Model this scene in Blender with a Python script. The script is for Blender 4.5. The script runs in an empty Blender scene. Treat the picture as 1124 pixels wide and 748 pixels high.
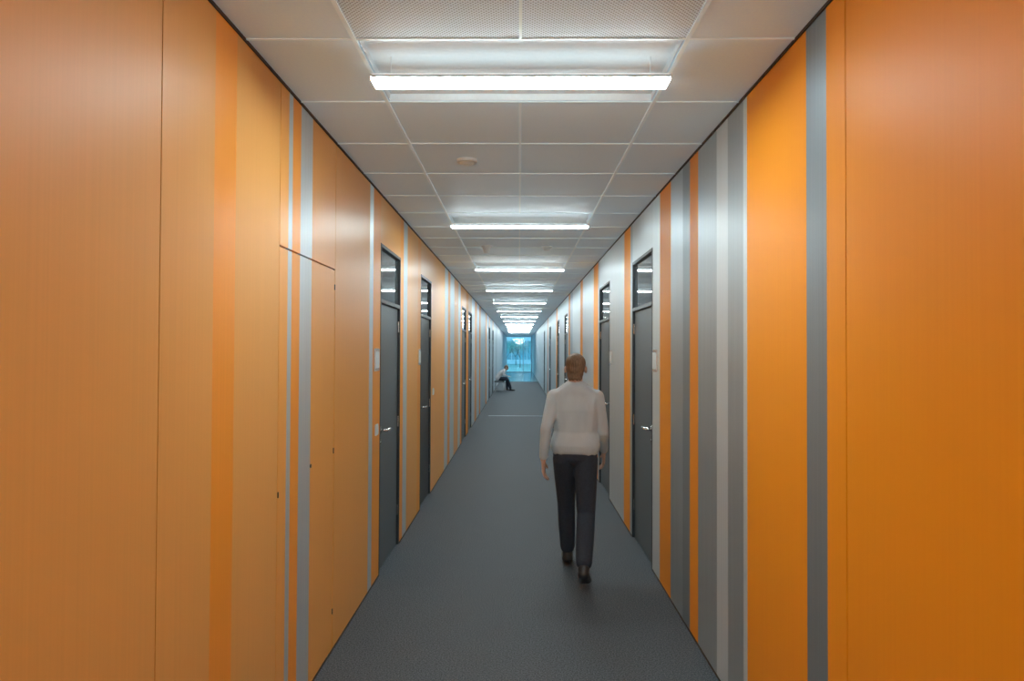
import bpy, bmesh, math, random
from mathutils import Vector, Matrix
random.seed(4)
S = bpy.context.scene
COL = S.collection
try:
    S.view_settings.view_transform = 'Standard'
    S.view_settings.look = 'None'
except Exception:
    pass
WL, WR, H, D1, D0 = -1.02, 1.01, 2.80, 50.0, -4.0

# ------------------------------------------------------------ materials
def mat(name, col, rough=0.5, metal=0.0, noise=None, amt=0.06, bump=0.0, spec=0.5, emit=None, es=0.0, coat=0.0):
    m = bpy.data.materials.new(name); m.use_nodes = True
    nt = m.node_tree; b = nt.nodes['Principled BSDF']
    b.inputs['Base Color'].default_value = (*col, 1)
    b.inputs['Roughness'].default_value = rough
    b.inputs['Metallic'].default_value = metal
    b.inputs['Specular IOR Level'].default_value = spec
    b.inputs['Coat Weight'].default_value = coat
    b.inputs['Coat Roughness'].default_value = 0.3
    if noise:
        tc = nt.nodes.new('ShaderNodeTexCoord'); mp = nt.nodes.new('ShaderNodeMapping')
        mp.inputs['Scale'].default_value = noise
        nz = nt.nodes.new('ShaderNodeTexNoise'); nz.inputs['Scale'].default_value = 1.0
        nz.inputs['Detail'].default_value = 3
        nt.links.new(tc.outputs['Object'], mp.inputs['Vector'])
        nt.links.new(mp.outputs['Vector'], nz.inputs['Vector'])
        cr = nt.nodes.new('ShaderNodeValToRGB')
        cr.color_ramp.elements[0].position = 0.3; cr.color_ramp.elements[1].position = 0.7
        cr.color_ramp.elements[0].color = (*[c*(1-amt) for c in col], 1)
        cr.color_ramp.elements[1].color = (*[min(1, c*(1+amt)) for c in col], 1)
        nt.links.new(nz.outputs['Fac'], cr.inputs['Fac'])
        nt.links.new(cr.outputs['Color'], b.inputs['Base Color'])
        if bump:
            bp = nt.nodes.new('ShaderNodeBump'); bp.inputs['Strength'].default_value = bump
            bp.inputs['Distance'].default_value = 0.003
            nt.links.new(nz.outputs['Fac'], bp.inputs['Height'])
            nt.links.new(bp.outputs['Normal'], b.inputs['Normal'])
    if emit:
        b.inputs['Emission Color'].default_value = (*emit, 1)
        b.inputs['Emission Strength'].default_value = es
    return m
GR = (110, 110, 0.8)
M = {
 'pale':   mat('laminate_pale_orange', (0.83, 0.42, 0.11), 0.44, noise=GR, amt=0.022, spec=.40),
 'pale2':  mat('laminate_mid_orange', (0.90, 0.42, 0.085), 0.36, noise=GR, amt=0.022, spec=.5),
 'bright': mat('laminate_bright_orange', (0.95, 0.37, 0.035), 0.38, noise=GR, amt=0.02, spec=.45),
 'orange': mat('laminate_orange', (1.0, 0.36, 0.014), 0.46, noise=GR, amt=0.022, spec=.28),
 'silver': mat('aluminium_panel', (0.68, 0.75, 0.79), 0.45, 0.6, noise=GR, amt=0.05),
 'steel':  mat('steel_grey_panel', (0.48, 0.55, 0.59), 0.45, 0.65, noise=GR, amt=0.06),
 'dark':   mat('dark_steel_panel', (0.29, 0.35, 0.395), 0.44, 0.45, noise=GR, amt=0.06),
 'light':  mat('light_grey_panel', (0.72, 0.79, 0.83), 0.45, 0.4, noise=GR, amt=0.03),
 'seam':   mat('seam_shadow_gap', (0.06, 0.04, 0.03), 0.8, noise=(40,40,40), amt=0.2),
 'frame':  mat('door_frame_anthracite', (0.065, 0.078, 0.086), 0.4, 0.3, noise=(60,60,60), amt=0.1),
 'leaf':   mat('door_leaf_grey', (0.11, 0.138, 0.155), 0.42, noise=(60,60,60), amt=0.06),
 'leafd':  mat('door_leaf_charcoal', (0.035, 0.042, 0.048), 0.42, noise=(60,60,60), amt=0.06),
 'tglass': mat('transom_dark_glass', (0.10, 0.125, 0.14), 0.04, noise=(2,2,2), amt=0.1, spec=1.0),
 'chrome': mat('brushed_chrome', (0.88, 0.90, 0.91), 0.22, 1.0, noise=(200,200,20), amt=0.05),
 'plastic':mat('white_plastic', (0.82, 0.91, 0.94), 0.4, noise=(80,80,80), amt=0.03),
 'black':  mat('black_plastic', (0.04, 0.035, 0.03), 0.5, noise=(80,80,80), amt=0.1),
 'tile':   mat('ceiling_tile_fill_glow', (0.72, 0.87, 0.98), 0.5, noise=(90,90,90), amt=0.02, emit=(.78, .96, 1.08), es=.065),  # plain tiles self-lit: emission added to lift ceiling brightness
 'grid':   mat('ceiling_grid_fill_glow', (0.80, 0.94, 1.0), 0.35, 0.1, noise=(60,60,60), amt=0.02, emit=(.76, .96, 1.08), es=.10),  # grid bars glow as well, added fill light without a lamp
 'tray':   mat('lamp_tray_white', (0.76, 0.83, 0.87), 0.45, noise=(60,60,60), amt=0.02),
 'diff':   mat('lamp_diffuser', (0.9, 0.95, 0.95), 0.4, noise=(30,30,30), amt=0.01, emit=(0.88, 0.99, 1.0), es=50.0),
 'diffs':  mat('lamp_side', (0.55, 0.60, 0.62), 0.4, noise=(30,30,30), amt=0.01),
 'upl':    mat('lamp_uplight', (0.85, 0.9, 0.9), 0.4, noise=(30,30,30), amt=0.01, emit=(0.86, 0.98, 1.0), es=1.5),
 'white':  mat('white_paint', (0.80, 0.84, 0.86), 0.6, noise=(30,30,30), amt=0.03),
 'lobby':  mat('lobby_floor', (0.22, 0.34, 0.37), 0.12, noise=(5,5,5), amt=0.05, spec=.8),
}
def carpet():
    m = bpy.data.materials.new('carpet'); m.use_nodes = True
    nt = m.node_tree; b = nt.nodes['Principled BSDF']; b.inputs['Roughness'].default_value = 0.65
    b.inputs['Specular IOR Level'].default_value = 0.35
    tc = nt.nodes.new('ShaderNodeTexCoord')
    n1 = nt.nodes.new('ShaderNodeTexNoise'); n1.inputs['Scale'].default_value = 130; n1.inputs['Detail'].default_value = 4
    n2 = nt.nodes.new('ShaderNodeTexNoise'); n2.inputs['Scale'].default_value = 5
    cr = nt.nodes.new('ShaderNodeValToRGB')
    cr.color_ramp.elements[0].position = 0.38; cr.color_ramp.elements[0].color = (0.030, 0.041, 0.051, 1)
    cr.color_ramp.elements[1].position = 0.63; cr.color_ramp.elements[1].color = (0.140, 0.162, 0.180, 1)
    mx = nt.nodes.new('ShaderNodeMixRGB'); mx.blend_type = 'MULTIPLY'; mx.inputs[0].default_value = 0.1
    bp = nt.nodes.new('ShaderNodeBump'); bp.inputs['Strength'].default_value = 0.35; bp.inputs['Distance'].default_value = 0.003
    for n in (n1, n2): nt.links.new(tc.outputs['Object'], n.inputs['Vector'])
    nt.links.new(n1.outputs['Fac'], cr.inputs['Fac']); nt.links.new(cr.outputs['Color'], mx.inputs[1])
    nt.links.new(n2.outputs['Fac'], mx.inputs[2]); nt.links.new(mx.outputs[0], b.inputs['Base Color'])
    nt.links.new(n1.outputs['Fac'], bp.inputs['Height']); nt.links.new(bp.outputs['Normal'], b.inputs['Normal'])
    return m
M['carpet'] = carpet()
def perf():
    m = bpy.data.materials.new('perforated_tile_fill_glow'); m.use_nodes = True
    nt = m.node_tree; b = nt.nodes['Principled BSDF']; b.inputs['Roughness'].default_value = 0.5
    tc = nt.nodes.new('ShaderNodeTexCoord'); v = nt.nodes.new('ShaderNodeTexVoronoi')
    v.inputs['Scale'].default_value = 85; v.inputs['Randomness'].default_value = 0.0
    cr = nt.nodes.new('ShaderNodeValToRGB'); cr.color_ramp.interpolation = 'LINEAR'
    cr.color_ramp.elements[0].position = 0.22; cr.color_ramp.elements[0].color = (0.28, 0.34, 0.37, 1)
    cr.color_ramp.elements[1].position = 0.36; cr.color_ramp.elements[1].color = (0.76, 0.90, 1.0, 1)
    mp = nt.nodes.new('ShaderNodeMapping'); mp.inputs['Rotation'].default_value = (0, 0, math.radians(45))
    nt.links.new(tc.outputs['Object'], mp.inputs['Vector']); nt.links.new(mp.outputs['Vector'], v.inputs['Vector'])
    nt.links.new(v.outputs['Distance'], cr.inputs['Fac']); nt.links.new(cr.outputs['Color'], b.inputs['Base Color'])
    b.inputs['Emission Color'].default_value = (.78, .96, 1.08, 1); b.inputs['Emission Strength'].default_value = .045  # faint added glow, fill light like the plain tiles
    return m
M['perf'] = perf()
def glass():
    m = bpy.data.materials.new('window_glass'); m.use_nodes = True
    nt = m.node_tree; nt.nodes.remove(nt.nodes['Principled BSDF']); out = nt.nodes['Material Output']
    t = nt.nodes.new('ShaderNodeBsdfTransparent'); t.inputs['Color'].default_value = (0.66, 0.88, 0.96, 1)
    g = nt.nodes.new('ShaderNodeBsdfGlossy'); g.inputs['Roughness'].default_value = 0.03
    mx = nt.nodes.new('ShaderNodeMixShader'); mx.inputs[0].default_value = 0.06
    nt.links.new(t.outputs[0], mx.inputs[1]); nt.links.new(g.outputs[0], mx.inputs[2]); nt.links.new(mx.outputs[0], out.inputs['Surface'])
    return m
M['glass'] = glass()

# ------------------------------------------------------------ mesh helpers
def box(bm, x0, x1, y0, y1, z0, z1, mi=0, bev=0.0):
    r = bmesh.ops.create_cube(bm, size=1.0, matrix=Matrix.Translation(((x0+x1)/2, (y0+y1)/2, (z0+z1)/2)) @ Matrix.Diagonal((abs(x1-x0), abs(y1-y0), abs(z1-z0), 1)))
    vs = r['verts']; fs = {f for v in vs for f in v.link_faces}
    for f in fs: f.material_index = mi
    if bev:
        es = list({e for v in vs for e in v.link_edges})
        rb = bmesh.ops.bevel(bm, geom=es, offset=bev, segments=2, affect='EDGES')
        for f in rb['faces']: f.material_index = mi
def cyl(bm, p0, p1, r0, r1=None, mi=0, seg=20):
    if r1 is None: r1 = r0
    p0 = Vector(p0); p1 = Vector(p1); d = p1-p0
    q = Vector((0, 0, 1)).rotation_difference(d).to_matrix().to_4x4()
    r = bmesh.ops.create_cone(bm, cap_ends=True, segments=seg, radius1=r0, radius2=r1, depth=d.length, matrix=Matrix.Translation((p0+p1)/2) @ q)
    for f in {f for v in r['verts'] for f in v.link_faces}: f.material_index = mi
def ball(bm, c, rad, sub=3, mi=0, rot=None):
    if not hasattr(rad, '__len__'): rad = (rad,)*3
    R = rot.to_4x4() if rot is not None else Matrix.Identity(4)
    r = bmesh.ops.create_icosphere(bm, subdivisions=sub, radius=1.0, matrix=Matrix.Translation(c) @ R @ Matrix.Diagonal((*rad, 1)))
    for f in {f for v in r['verts'] for f in v.link_faces}: f.material_index = mi
def cap(bm, p0, r0, p1, r1):
    ball(bm, p0, r0, 2); ball(bm, p1, r1, 2)
    if (Vector(p1)-Vector(p0)).length > 1e-4: cyl(bm, p0, p1, r0, r1, seg=16)
def obj(name, bm, mats, parent=None, smooth=False, **props):
    me = bpy.data.meshes.new(name); bm.to_mesh(me); bm.free()
    for m in mats: me.materials.append(m)
    if smooth: me.polygons.foreach_set('use_smooth', [True]*len(me.polygons))
    o = bpy.data.objects.new(name, me); COL.objects.link(o)
    if parent: o.parent = parent
    for k, v in props.items(): o[k] = v
    return o
def empty(name, loc, **props):
    o = bpy.data.objects.new(name, None); o.empty_display_size = 0.1; o.location = loc; COL.objects.link(o)
    for k, v in props.items(): o[k] = v
    return o
def loc_copy(root, loc):
    n = root.copy(); n.location = loc; COL.objects.link(n)
    for c in root.children:
        k = c.copy(); k.parent = n; COL.objects.link(k)
        for cc in c.children:
            kk = cc.copy(); kk.parent = k; COL.objects.link(kk)
    return n

# ------------------------------------------------------------ walls
KEYS = ['pale', 'pale2', 'bright', 'orange', 'silver', 'steel', 'dark', 'light', 'seam']
DT = 2.44
def wall(name, x, sgn, strips, label):
    bm = bmesh.new()
    for d0, d1, k in strips:
        if k == 'D': box(bm, x, x+sgn*0.12, d0, d1, DT, H, KEYS.index('silver' if sgn > 0 else 'pale2'))
        elif k == 'HD':
            for a, b, kk in HD: box(bm, x, x+sgn*0.12, a, b, 2.096, H, KEYS.index(kk))
        elif k == 'seam': box(bm, x+sgn*0.004, x+sgn*0.12, d0, d1, 0, H, KEYS.index(k))
        else: box(bm, x, x+sgn*0.12, d0, d1, 0, H, KEYS.index(k))
    obj(name, bm, [M[k] for k in KEYS], kind='structure', label=label, category='wall')
HD = [(2.784, 2.885, 'pale2'), (2.885, 2.936, 'silver'), (2.936, 3.045, 'bright'), (3.045, 3.218, 'silver'), (3.218, 3.626, 'pale2')]
left = [(D0,-2.0,'pale'),(-2.0,-1.996,'seam'),(-1.996,0.6,'pale'),(0.6,0.604,'seam'),(0.604,1.851,'pale'),(1.851,1.856,'seam'),(1.856,2.18,'pale'),(2.18,2.347,'bright'),(2.347,2.779,'pale'),(2.779,2.784,'seam'),
 (2.784,3.626,'HD'),(3.626,3.632,'seam'),(3.632,4.467,'pale2'),(4.467,4.578,'silver'),(4.578,4.82,'bright'),(4.82,5.63,'D'),(5.63,5.78,'bright'),(5.78,5.98,'silver'),(5.98,6.6,'pale2'),(6.6,6.8,'bright'),
 (6.8,7.6,'D'),(7.6,9.0,'pale2'),(9.0,9.4,'silver'),(9.4,9.7,'bright'),(9.7,10.3,'silver'),(10.3,11.0,'pale2'),(11.0,11.4,'silver'),(11.4,11.7,'bright'),(11.7,12.6,'D'),(12.6,13.2,'orange'),(13.2,14.1,'D'),(14.1,15.1,'silver'),(15.1,15.8,'bright'),
 (15.8,16.8,'silver'),(16.8,17.3,'orange'),(17.3,20,'steel'),(20,20.6,'orange'),(20.6,22,'silver'),(22,22.9,'D'),(22.9,25,'steel'),(25,25.9,'D'),(25.9,29,'silver'),(29,30,'steel'),(30,D1,'light')]
right = [(D0,-1.2,'orange'),(-1.2,-1.196,'seam'),(-1.196,0.4,'orange'),(0.4,0.404,'seam'),(0.404,2.043,'orange'),(2.043,2.048,'seam'),(2.048,2.173,'orange'),(2.173,2.325,'dark'),(2.325,2.93,'orange'),(2.93,2.98,'light'),
 (2.98,3.20,'steel'),(3.20,3.38,'light'),(3.38,3.73,'steel'),(3.73,3.91,'orange'),(3.91,4.078,'dark'),(4.078,4.40,'steel'),(4.40,4.74,'orange'),(4.74,5.0,'light'),(5.0,5.89,'D'),
 (5.89,6.0,'steel'),(6.0,6.35,'orange'),(6.35,7.37,'silver'),(7.37,8.3,'D'),(8.3,8.45,'steel'),(8.45,8.95,'orange'),(8.95,10.5,'silver'),(10.5,10.9,'orange'),(10.9,12.5,'silver'),(12.5,13.1,'steel'),(13.1,13.5,'orange'),(13.5,13.8,'silver'),
 (13.8,14.7,'D'),(14.7,16.6,'silver'),(16.6,17.5,'D'),(17.5,18.0,'orange'),(18.0,21,'silver'),(21,21.9,'D'),(21.9,23.0,'light'),(23,23.5,'orange'),(23.5,26,'light'),(26,26.9,'D'),(26.9,D1,'light')]
wall('wall_left', WL, -1, left, 'orange and silver striped laminate corridor wall')
wall('wall_right', WR, 1, right, 'orange and grey striped laminate corridor wall')
bm = bmesh.new(); box(bm, WL-.12, WR+.12, D0-.1, D0, 0, H)
obj('wall_back', bm, [M['white']], kind='structure', label='plain white corridor end wall', category='wall')
wx0, wx1, wz1 = -0.98, 0.92, 2.70
bm = bmesh.new()
box(bm, WL-.12, wx0, D1, D1+.2, 0, H); box(bm, wx1, WR+.12, D1, D1+.2, 0, H); box(bm, wx0, wx1, D1, D1+.2, wz1, H)
obj('wall_end', bm, [M['white']], kind='structure', label='white end wall around the corridor window', category='wall')
bm = bmesh.new(); box(bm, WL-.12, WR+.12, D0-.1, 35.0, -0.1, 0); box(bm, WL-.12, WR+.12, 35.0, D1+.2, -0.1, 0, 1)
obj('floor', bm, [M['carpet'], M['lobby']], kind='structure', label='blue-grey carpeted corridor floor, polished beyond', category='floor')
for i, (x0, x1) in enumerate([(WL, WL+.006), (WR-.006, WR)]):
    bm = bmesh.new(); box(bm, x0, x1, D0, D1, H-.012, H)
    obj(f'trim_{i+1}', bm, [M['seam']], kind='structure', label='dark shadow-gap trim under the ceiling', category='trim')
for nm, x0, x1 in [('baseboard_left', WL, WL+.004), ('baseboard_right', WR-.004, WR)]:
    bm = bmesh.new()
    segs = left if nm.endswith('left') else right
    for a, b, k in segs:
        if k != 'D': box(bm, x0, x1, a, b, 0, .010)
    obj(nm, bm, [M['seam']], kind='structure', label='thin dark base strip', category='baseboard')
bm = bmesh.new(); box(bm, WL+.25, WR-.25, 16.6, 16.66, 0.0, .004)  # thin steel-grey strip lying across the carpet
obj('trim_3', bm, [M['steel']], kind='structure', label='thin steel-grey strip across the floor', category='trim')

# ------------------------------------------------------------ ceiling
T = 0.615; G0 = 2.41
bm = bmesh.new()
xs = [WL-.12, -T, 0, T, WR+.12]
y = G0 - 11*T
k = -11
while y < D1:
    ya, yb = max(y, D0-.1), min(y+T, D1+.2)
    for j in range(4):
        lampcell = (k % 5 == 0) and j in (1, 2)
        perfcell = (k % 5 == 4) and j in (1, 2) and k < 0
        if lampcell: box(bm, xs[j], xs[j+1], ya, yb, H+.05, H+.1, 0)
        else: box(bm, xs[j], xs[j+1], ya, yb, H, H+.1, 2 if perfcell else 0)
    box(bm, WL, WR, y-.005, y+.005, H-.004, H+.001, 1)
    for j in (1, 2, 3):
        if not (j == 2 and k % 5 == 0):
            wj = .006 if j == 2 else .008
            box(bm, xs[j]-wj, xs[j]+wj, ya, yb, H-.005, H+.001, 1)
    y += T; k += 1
obj('ceiling', bm, [M['tile'], M['grid'], M['perf']], kind='structure', label='suspended ceiling of square grey metal tiles in grid, given a faint fill glow', category='ceiling')

# lamps
def lamp(loc):
    r = empty('ceiling_light', loc, label='slim linear fluorescent ceiling light under a white tray', category='ceiling light', group='corridor ceiling lights')
    bm = bmesh.new()
    a, b = T-.012, T/2-.012
    box(bm, -a, a, -b, b, .030, .034)
    box(bm, -a, -a+.004, -b, b, 0, .034); box(bm, a-.004, a, -b, b, 0, .034)
    box(bm, -a, a, -b, -b+.004, 0, .034); box(bm, -a, a, b-.004, b, 0, .034)
    obj('tray', bm, [M['tray']], r)
    yc = -.092
    bm = bmesh.new(); box(bm, -.59, .59, yc-.054, yc+.054, -.074, -.062, 0, .003)
    obj('housing', bm, [M['diffs']], r)
    bm = bmesh.new(); box(bm, -.585, .585, yc-.050, yc+.050, -.0615, -.060)
    obj('upper_diffuser', bm, [M['upl']], r)
    bm = bmesh.new(); box(bm, -.588, .588, yc-.050, yc+.050, -.083, -.0745, 0, .004)
    obj('diffuser', bm, [M['diff']], r)
    for s in (-1, 1):
        bm = bmesh.new(); box(bm, s*.590, s*.594, yc-.055, yc+.055, -.084, -.060)
        obj('end_cap', bm, [M['plastic']], r)
    for s in (-1, 1):
        bm = bmesh.new(); cyl(bm, (s*.52, yc, -.060), (s*.52, yc, .030), .0018, .0018, seg=8)
        obj('suspension_wire', bm, [M['tray']], r)
    return r
L0 = lamp((0, G0+T/2, H))
for i in [-2, -1] + list(range(1, 13)):
    loc_copy(L0, (0, G0+T/2+i*5*T, H))

# detectors
def detector(x, y, h, label):
    bm = bmesh.new()
    cyl(bm, (x, y, H-.018), (x, y, H-.0005), .060, .063, seg=32)
    o = obj('smoke_detector', bm, [M['plastic']], smooth=False, label=label, category='smoke detector')
    bm = bmesh.new(); cyl(bm, (x, y, H-.018-h), (x, y, H-.0185), .030, .048, seg=32)
    obj('sensor_head', bm, [M['plastic']], o)
detector(-.32, 3.96, .012, 'flat round white smoke detector on the ceiling')
detector(-.36, 7.2, .065, 'round white smoke detector with tall sensor head')
detector(.30, 7.25, .030, 'small round white ceiling detector on tile')

# ------------------------------------------------------------ doors
nd = [0]
def door(x, s, d0, d1):
    nd[0] += 1
    w = d1-d0
    dk = nd[0] == 2
    r = empty(f'door_{nd[0]}', (x, d0, 0), kind='structure', label='charcoal office door with glazed transom' if dk else 'dark grey office door with glazed transom', category='door')
    X = lambda u: s*u
    bm = bmesh.new(); f = .026
    def bb(u0, u1, y0, y1, z0, z1): box(bm, min(X(u0), X(u1)), max(X(u0), X(u1)), y0, y1, z0, z1, 0, .002)
    bb(-.003, .115, 0.001, f, 0.001, DT-.001); bb(-.003, .115, w-f, w-.001, 0.001, DT-.001)
    bb(-.003, .115, f, w-f, DT-f, DT-.001); bb(-.003, .115, f, w-f, 2.0, 2.03)
    obj('door_frame', bm, [M['frame']], r)
    U = .018
    bm = bmesh.new(); box(bm, min(X(U), X(.07)), max(X(U), X(.07)), f+.003, w-f-.003, .006, 1.997, 0, .002)
    leaf = obj('door_leaf', bm, [M['leafd' if dk else 'leaf']], r)
    bm = bmesh.new(); box(bm, min(X(.02), X(.03)), max(X(.02), X(.03)), f, w-f, 2.03, DT-f)
    obj('transom_glass', bm, [M['tglass']], r, label='dark reflective transom glass')
    bm = bmesh.new(); yh = f+.06; zh = 1.05
    cyl(bm, (X(U), yh, zh), (X(U-.009), yh, zh), .028)
    cyl(bm, (X(U-.005), yh, zh), (X(U-.055), yh, zh), .012)
    ball(bm, (X(U-.055), yh, zh), .0125, 2)
    cyl(bm, (X(U-.055), yh, zh), (X(U-.053), yh+.125, zh), .012, .011)
    ball(bm, (X(U-.053), yh+.125, zh), .011, 2)
    obj('door_handle', bm, [M['chrome']], leaf, smooth=True, label='chrome lever handle')
    bm = bmesh.new(); cyl(bm, (X(U), yh, zh-.09), (X(U-.010), yh, zh-.09), .027); cyl(bm, (X(U-.009), yh, zh-.09), (X(U-.016), yh, zh-.09), .009)
    obj('lock_cylinder', bm, [M['chrome']], leaf, label='round chrome lock rosette')
    for zz in (.25, 1.0, 1.8):
        bm = bmesh.new(); cyl(bm, (X(U-.008), w-f-.004, zz), (X(U-.008), w-f-.004, zz+.09), .007)
        obj('hinge', bm, [M['chrome']], leaf)
for a, b, k in left:
    if k == 'D': door(WL, -1, a, b)
for a, b, k in right:
    if k == 'D': door(WR, 1, a, b)
# flush concealed door
nd[0] += 1
r = empty(f'door_{nd[0]}', (WL, 2.784, 0), kind='structure', label='flush concealed door faced in striped orange laminate', category='door')
bm = bmesh.new()
for a, b, k in HD:
    box(bm, -.04, -.0008, a-2.784+(.001 if a == 2.784 else 0), b-2.784-(.001 if b == 3.626 else 0), .006, 2.088, KEYS.index(k))
leaf = obj('door_leaf', bm, [M[k] for k in KEYS], r)
bm = bmesh.new(); box(bm, -.12, -.045, 0, .842, .002, 2.096)
obj('door_frame', bm, [M['seam']], r)
for zz in (1.98, 1.08, .2):
    bm = bmesh.new(); box(bm, -.003, .003, .832, .841, zz, zz+.03, 0, .001)
    obj('hinge', bm, [M['black']], leaf, label='small black hinge')
bm = bmesh.new(); cyl(bm, (-.003, .44, 1.08), (.003, .44, 1.08), .009); obj('lock_cylinder', bm, [M['black']], leaf, label='small black lock')
bm = bmesh.new(); box(bm, -.003, .003, .002, .009, 1.02, 1.045, 0, .001); obj('latch', bm, [M['black']], leaf, label='small black latch')

# signs and switches
def sign(x, s, d, z=1.66-.04, w=.15, h=.16):
    bm = bmesh.new(); box(bm, min(x, x-s*.012), max(x, x-s*.012), d, d+w, z-h/2, z+h/2, 0, .002)
    o = obj('door_sign', bm, [M['chrome']], label='small square aluminium office door sign beside door', category='door sign')
    bm = bmesh.new(); box(bm, min(x-s*.012, x-s*.014), max(x-s*.012, x-s*.014), d+.012, d+w-.012, z-h/2+.02, z+h/2-.02)
    obj('sign_insert', bm, [M['plastic']], o, label='white paper insert')
sign(WL, -1, 4.60, 1.58); sign(WR, 1, 4.80, 1.58); sign(WL, -1, 6.61, 1.58, .13); sign(WR, 1, 7.15, 1.58)
def switch(x, s, d, z):
    bm = bmesh.new(); box(bm, min(x, x-s*.010), max(x, x-s*.010), d, d+.08, z, z+.08, 0, .003)
    o = obj('light_switch', bm, [M['plastic']], label='white square light switch on the wall', category='light switch')
    bm = bmesh.new(); box(bm, min(x-s*.010, x-s*.014), max(x-s*.010, x-s*.014), d+.013, d+.067, z+.013, z+.067, 0, .002)
    obj('rocker', bm, [M['plastic']], o)
switch(WL, -1, 4.66, 1.04); switch(WL, -1, 7.75, 1.12)

# ------------------------------------------------------------ end window
r = empty('window_1', (0, D1+.06, 0), kind='structure', label='full-height glazed end window in pale frame', category='window')
bm = bmesh.new(); t = .03
box(bm, wx0, wx0+t, -.03, .03, .0, wz1); box(bm, wx1-t, wx1, -.03, .03, 0, wz1)
box(bm, wx0+t, wx1-t, -.03, .03, wz1-t, wz1); box(bm, wx0+t, wx1-t, -.03, .03, 0, .05)
box(bm, .28, .32, -.03, .03, .05, wz1-t)
obj('window_frame', bm, [M['light']], r)
bm = bmesh.new(); box(bm, wx0+t, .28, -.006, .006, .05, wz1-t); box(bm, .32, wx1-t, -.006, .006, .05, wz1-t)
obj('window_glass', bm, [M['glass']], r)
# exterior
gm = mat('lawn', (.14, .27, .27), .9, noise=(3, 3, 3), amt=.3)
bm = bmesh.new(); box(bm, -30, 30, D1+.2, 110, -.3, -.12)
obj('lawn', bm, [gm], kind='structure', label='green lawn outside the building', category='ground')
fm = mat('facade_teal', (.14, .32, .39), .3, noise=(1, 1, 3), amt=.3); fw = mat('facade_concrete', (.45, .58, .64), .7, noise=(2, 2, 2), amt=.1)
bm = bmesh.new()
box(bm, -14, 14, 86, 90, -.12, 12, 0)
for z in (-.1, 2.9, 5.9, 8.9, 11.8): box(bm, -14.1, 14.1, 85.7, 86, z, z+.55, 1)
for i in range(29): box(bm, -14+i-.05, -14+i+.05, 85.85, 86, 0, 12, 1)
obj('office_building', bm, [fm, fw], label='teal glazed office building with concrete bands outside', category='building')
bk = mat('bark', (.05, .08, .08), .9, noise=(20, 20, 4), amt=.3); lf = mat('leaves', (.10, .30, .27), .8, noise=(3, 3, 3), amt=.4)
def tree():
    bm = bmesh.new(); lb = bmesh.new()
    def br(p, d, L, rr, n):
        q = p + d*L; cyl(bm, p, q, rr, rr*.65, seg=7)
        if n == 0:
            for _ in range(8):
                c = q + Vector((random.gauss(0, .28), random.gauss(0, .28), random.gauss(0, .25)))
                a = Vector((random.uniform(-1, 1), random.uniform(-1, 1), random.uniform(-1, 1))).normalized()*.05
                b = a.orthogonal().normalized()*.03
                lb.faces.new([lb.verts.new(c+a), lb.verts.new(c+b), lb.verts.new(c-a), lb.verts.new(c-b)])
            return
        for _ in range(3):
            nd_ = (d + Vector((random.uniform(-.8, .8), random.uniform(-.8, .8), random.uniform(-.05, .5)))).normalized()
            br(q - d*L*random.uniform(0, .3), nd_, L*.72, rr*.6, n-1)
    br(Vector((0, 0, 0)), Vector((0, 0, 1)), 1.0, .045, 4)
    t = obj('tree', bm, [bk], label='slender tree with sparse leaves outside the window', category='tree', group='trees outside the window')
    obj('foliage', lb, [lf], t)
    return t
t0 = tree(); t0.location = (.1, 68, -.12)
for p, rz in [((1.3, 70, -.12), 1.2), ((-1.4, 73, -.12), 2.4), ((2.4, 75, -.12), 4.0), ((-.4, 79, -.12), 5.1)]:
    n = loc_copy(t0, p); n.rotation_euler = (0, 0, rz)

# ------------------------------------------------------------ bench
bw = mat('bench_dark', (.10, .12, .13), .45, noise=(30, 30, 30), amt=.08)
r = empty('bench', (WL+.01, 27, 0), label='low thin dark bench against the corridor wall', category='bench')
bm = bmesh.new(); box(bm, .01, .41, -.6, .6, .38, .405, 0, .005); obj('seat', bm, [bw], r)
for yy in (-.5, .5):
    bm = bmesh.new(); box(bm, .03, .055, yy-.012, yy+.012, 0, .38); box(bm, .365, .39, yy-.012, yy+.012, 0, .38); box(bm, .055, .365, yy-.012, yy+.012, .355, .38)
    obj('leg', bm, [M['chrome']], r)

# ------------------------------------------------------------ people
skin = mat('skin', (.62, .38, .28), .5, noise=(30, 30, 30), amt=.05)
hairm = mat('hair_brown', (.20, .125, .075), .6, noise=(150, 150, 20), amt=.4, bump=.6)
eyew = mat('eye_white', (.8, .8, .78), .2, noise=(30, 30, 30), amt=.02); irism = mat('iris', (.04, .03, .02), .2, noise=(30, 30, 30), amt=.1)
lipm = mat('lips', (.42, .15, .12), .5, noise=(30, 30, 30), amt=.05)
shoem = mat('black_leather', (.02, .02, .022), .4, noise=(30, 30, 30), amt=.1)
def lerp(a, b, t): return a + (b-a)*t
def spine(bm, lv, extra):
    for i in range(len(lv)-1):
        for k in range(7):
            t = k/6
            c = lerp(Vector(lv[i][0]), Vector(lv[i+1][0]), t); w = lerp(lv[i][1], lv[i+1][1], t); rr = lerp(lv[i][2], lv[i+1][2], t)+extra
            cap(bm, c-Vector((w, 0, 0)), rr, c+Vector((w, 0, 0)), rr)
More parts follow.
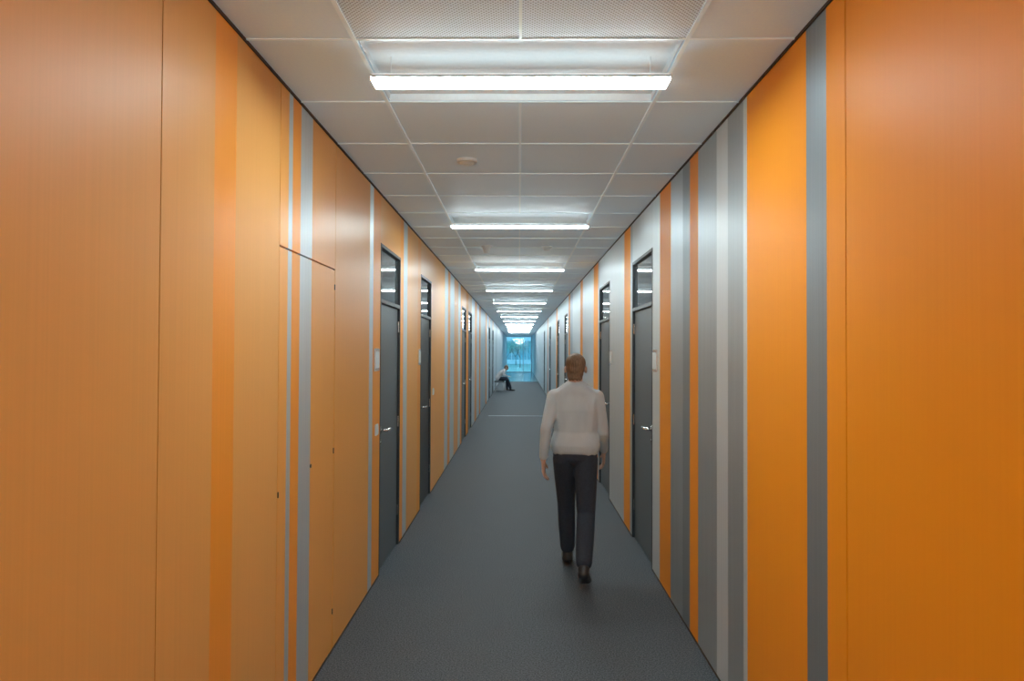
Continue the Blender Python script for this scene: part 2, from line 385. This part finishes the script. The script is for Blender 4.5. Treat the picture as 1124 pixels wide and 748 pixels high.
def hand(bm, w, d, n, side):
    d = Vector(d).normalized(); n = Vector(n); n = (n-d*n.dot(d)).normalized(); s = d.cross(n)
    if s.dot(Vector(side)) < 0: s = -s
    w = Vector(w)
    for o in (-.027, -.009, .009, .027):
        cap(bm, w+s*o*.6+d*.01, .014, w+s*o+d*.085, .0125)
    for o, L in ((.030, .070), (.010, .078), (-.010, .073), (-.029, .056)):
        p = w+s*o+d*.088; dd = d.copy(); rr = .0092
        for k, f in enumerate((.45, .32, .23)):
            dd = (dd - n*(.22+.16*k)).normalized(); q = p+dd*L*f
            cap(bm, p, rr, q, rr*.9); p = q; rr *= .9
    p = w+s*.022+d*.022; q = p+(s*.75+d*.7-n*.25).normalized()*.042; cap(bm, p, .0135, q, .0105)
    q2 = q+(s*.25+d*.9-n*.35).normalized()*.032; cap(bm, q, .0105, q2, .0085)
def rem(o, vox, it=4):
    m = o.modifiers.new('remesh', 'REMESH'); m.mode = 'VOXEL'; m.voxel_size = vox; m.use_smooth_shade = True
    s = o.modifiers.new('smooth', 'SMOOTH'); s.iterations = it; s.factor = .5
def person(P, vox, label, shirtm, trousm, hairlen, hem):
    lv = P['spine']; V = Vector
    hc = V(P['head']); tilt = Matrix.Rotation(P.get('tilt', 0), 3, 'X')
    F = lambda a: hc + tilt @ V(a)
    bm = bmesh.new()
    spine(bm, lv, 0)
    cap(bm, V(lv[-1][0])-V((0, 0, .02)), .060, F((0, -.012, -.05)), .052)
    ball(bm, F((0, -.008, .018)), (.070, .086, .086), 3, 0, tilt)
    ball(bm, F((0, .018, -.035)), (.055, .062, .068), 3, 0, tilt)
    ball(bm, F((0, .055, -.085)), (.024, .022, .018), 2, 0, tilt)
    cap(bm, F((0, .080, .005)), .007, F((0, .100, -.028)), .012)
    for s in (-1, 1):
        ball(bm, F((s*.078, -.008, -.014)), (.012, .018, .030), 2, 0, tilt)
        cap(bm, F((s*.016, .082, .022)), .007, F((s*.042, .070, .020)), .006)
        ball(bm, F((s*.036, .052, -.032)), (.020, .020, .018), 2, 0, tilt)
    for s, k in ((-1, 'L'), (1, 'R')):
        sh, el, wr = [V(v) for v in P['arm'+k]]; hp, kn, an, he, to = [V(v) for v in P['leg'+k]]
        cap(bm, sh, .046, lerp(sh, el, .5), .040); cap(bm, lerp(sh, el, .5), .040, el, .034)
        cap(bm, el, .034, lerp(el, wr, .35), .035); cap(bm, lerp(el, wr, .35), .035, wr, .023)
        cap(bm, hp, .080, lerp(hp, kn, .5), .068); cap(bm, lerp(hp, kn, .5), .068, kn, .052)
        cap(bm, kn, .052, lerp(kn, an, .35), .054); cap(bm, lerp(kn, an, .35), .054, an, .036)
        cap(bm, an, .036, he, .032); cap(bm, he, .032, to, .022)
        d, n, sd = P['hand'+k]; hand(bm, wr, d, n, sd)
    root = obj('person', bm, [skin], smooth=True, label=label, category='person'); rem(root, vox, 3)
    bm = bmesh.new()
    c0, c1 = V(lv[0][0]), V(lv[1][0])
    spine(bm, [(lerp(c0, c1, hem), lv[0][1]+.006, lv[0][2]+.010)] + lv[1:], .016)
    for s, k in ((-1, 'L'), (1, 'R')):
        sh, el, wr = [V(v) for v in P['arm'+k]]
        cap(bm, sh, .058, lerp(sh, el, .5), .052); cap(bm, lerp(sh, el, .5), .052, el, .045)
        cap(bm, el, .045, lerp(el, wr, .88), .035)
    nb = V(lv[-1][0]); cap(bm, nb, .066, lerp(nb, F((0, -.012, -.05)), .3), .060)
    o = obj('shirt', bm, [shirtm], root, smooth=True); rem(o, vox*1.2, 10)
    bm = bmesh.new()
    p0 = lv[0]; spine(bm, [(c0, p0[1], p0[2]), (lerp(c0, c1, .5), p0[1]-.01, p0[2]-.006)], .009)
    for s, k in ((-1, 'L'), (1, 'R')):
        hp, kn, an, he, to = [V(v) for v in P['leg'+k]]
        cap(bm, hp, .094, lerp(hp, kn, .5), .084); cap(bm, lerp(hp, kn, .5), .084, kn, .070)
        cap(bm, kn, .070, lerp(kn, an, .5), .068); cap(bm, lerp(kn, an, .5), .068, lerp(kn, an, .93), .060)
    o = obj('trousers', bm, [trousm], root, smooth=True); rem(o, vox*1.2, 5)
    for s, k in ((-1, 'L'), (1, 'R')):
        hp, kn, an, he, to = [V(v) for v in P['leg'+k]]
        bm = bmesh.new(); cap(bm, lerp(an, he, .2), .043, he, .038)
        for o2 in (-.012, .012): cap(bm, he+V((o2*.6, 0, 0)), .036, lerp(he, to, .75)+V((o2*1.6, 0, -.004)), .031)
        cap(bm, lerp(he, to, .75), .034, to, .024)
        o = obj('shoe', bm, [shoem], root, smooth=True); rem(o, vox*1.2, 3)
    bm = bmesh.new()
    ball(bm, F((0, -.020, .032)), (.079, .088, .082), 3, 0, tilt)
    ball(bm, F((0, -.042, -.008)), (.072, .062, .068), 3, 0, tilt)
    if hairlen:
        ball(bm, F((0, -.052, -.045)), (.064, .042, .050), 3, 0, tilt)
        for q in range(9):
            aa = -.9+q*.225; x0 = math.sin(aa)*.068
            cap(bm, F((x0, -.045-.03*math.cos(aa), .0)), .014, F((x0*.92, -.055-.028*math.cos(aa), -.085-.01*(q % 2))), .007)
    o = obj('hair', bm, [hairm], root, smooth=True); rem(o, vox*.8, 2)
    for s in (-1, 1):
        bm = bmesh.new(); ball(bm, F((s*.030, .070, .002)), .0125, 2, 0); ball(bm, F((s*.030, .0795, .002)), .0055, 2, 1)
        obj('eye', bm, [eyew, irism], root, smooth=True)
    bm = bmesh.new(); cap(bm, F((-.018, .078, -.056)), .005, F((.018, .078, -.056)), .005); ball(bm, F((0, .081, -.056)), (.012, .007, .008), 2)
    obj('mouth', bm, [lipm], root, smooth=True)
    return root
shirt1 = mat('shirt_white', (.55, .61, .65), .8, noise=(12, 12, 5), amt=.06, bump=.6)
trou1 = mat('trousers_navy', (.032, .042, .062), .85, noise=(80, 80, 80), amt=.12, bump=.2)
walk = dict(
  spine=[((0, 0, .93), .070, .094), ((0, .0, 1.09), .062, .086), ((0, .01, 1.26), .078, .096), ((0, 0, 1.36), .108, .062), ((0, 0, 1.42), .035, .055)],
  head=(0, .025, 1.585), tilt=-.05,
  armL=[(-.163, 0, 1.365), (-.210, -.13, 1.13), (-.235, -.10, .89)],
  armR=[(.163, 0, 1.365), (.210, .03, 1.10), (.215, .19, .92)],
  legL=[(-.080, .0, .90), (-.08, .17, .515), (-.075, .29, .11), (-.075, .265, .045), (-.09, .47, .030)],
  legR=[(.080, 0, .90), (.085, -.03, .48), (.080, -.30, .17), (.080, -.345, .125), (.085, -.185, .030)],
  handL=((.02, .12, -1), (-1, 0, 0), (0, 1, 0)), handR=((-.02, .35, -1), (1, 0, 0), (0, 1, 0)))
p = person(walk, .0055, 'person walking in white shirt and dark trousers', shirt1, trou1, True, .42)
p.location = (.415, 4.86, 0.002); p.rotation_euler = (0, 0, math.radians(-8)); p.scale = (.96, .96, .96)
shirt2 = mat('top_white_pink', (.78, .72, .71), .8, noise=(60, 60, 60), amt=.06)
sit = dict(
  spine=[((0, .0, .55), .085, .100), ((0, .06, .66), .065, .092), ((0, .17, .78), .085, .100), ((0, .26, .85), .11, .062), ((0, .29, .885), .035, .052)],
  head=(0, .38, 1.00), tilt=-.5,
  armL=[(-.17, .25, .845), (-.22, .27, .68), (-.10, .43, .635)],
  armR=[(.17, .25, .845), (.22, .27, .68), (.10, .43, .635)],
  legL=[(-.09, .02, .535), (-.11, .41, .515), (-.10, .42, .10), (-.10, .395, .045), (-.11, .60, .032)],
  legR=[(.09, .02, .535), (.10, .42, .505), (.10, .56, .115), (.10, .535, .045), (.11, .74, .032)],
  handL=((.3, 1, -.15), (0, 0, 1), (1, 0, 0)), handR=((-.3, 1, -.15), (0, 0, 1), (-1, 0, 0)))
p = person(sit, .010, 'seated person leaning forward in whitish top and dark trousers', shirt2, trou1, False, .12)
p.location = (-.875, 27, 0.003); p.rotation_euler = (0, 0, math.radians(-90)); p.scale = (.94, .94, .94)

# ------------------------------------------------------------ world, camera
w = bpy.data.worlds.new('World'); S.world = w; w.use_nodes = True
bg = w.node_tree.nodes['Background']; bg.inputs['Color'].default_value = (.55, .82, .95, 1); bg.inputs['Strength'].default_value = 3.0
cam = bpy.data.cameras.new('Camera'); co = bpy.data.objects.new('Camera', cam); COL.objects.link(co)
cam.sensor_width = 36; cam.lens = 36*723/1124; cam.clip_start = .05; cam.clip_end = 300
Mx = Matrix.Rotation(math.radians(.63), 4, 'Z') @ Matrix.Rotation(math.radians(90.87), 4, 'X') @ Matrix.Rotation(math.radians(.25), 4, 'Z')
co.matrix_world = Matrix.Translation((0, 0, 1.65)) @ Mx
S.camera = co
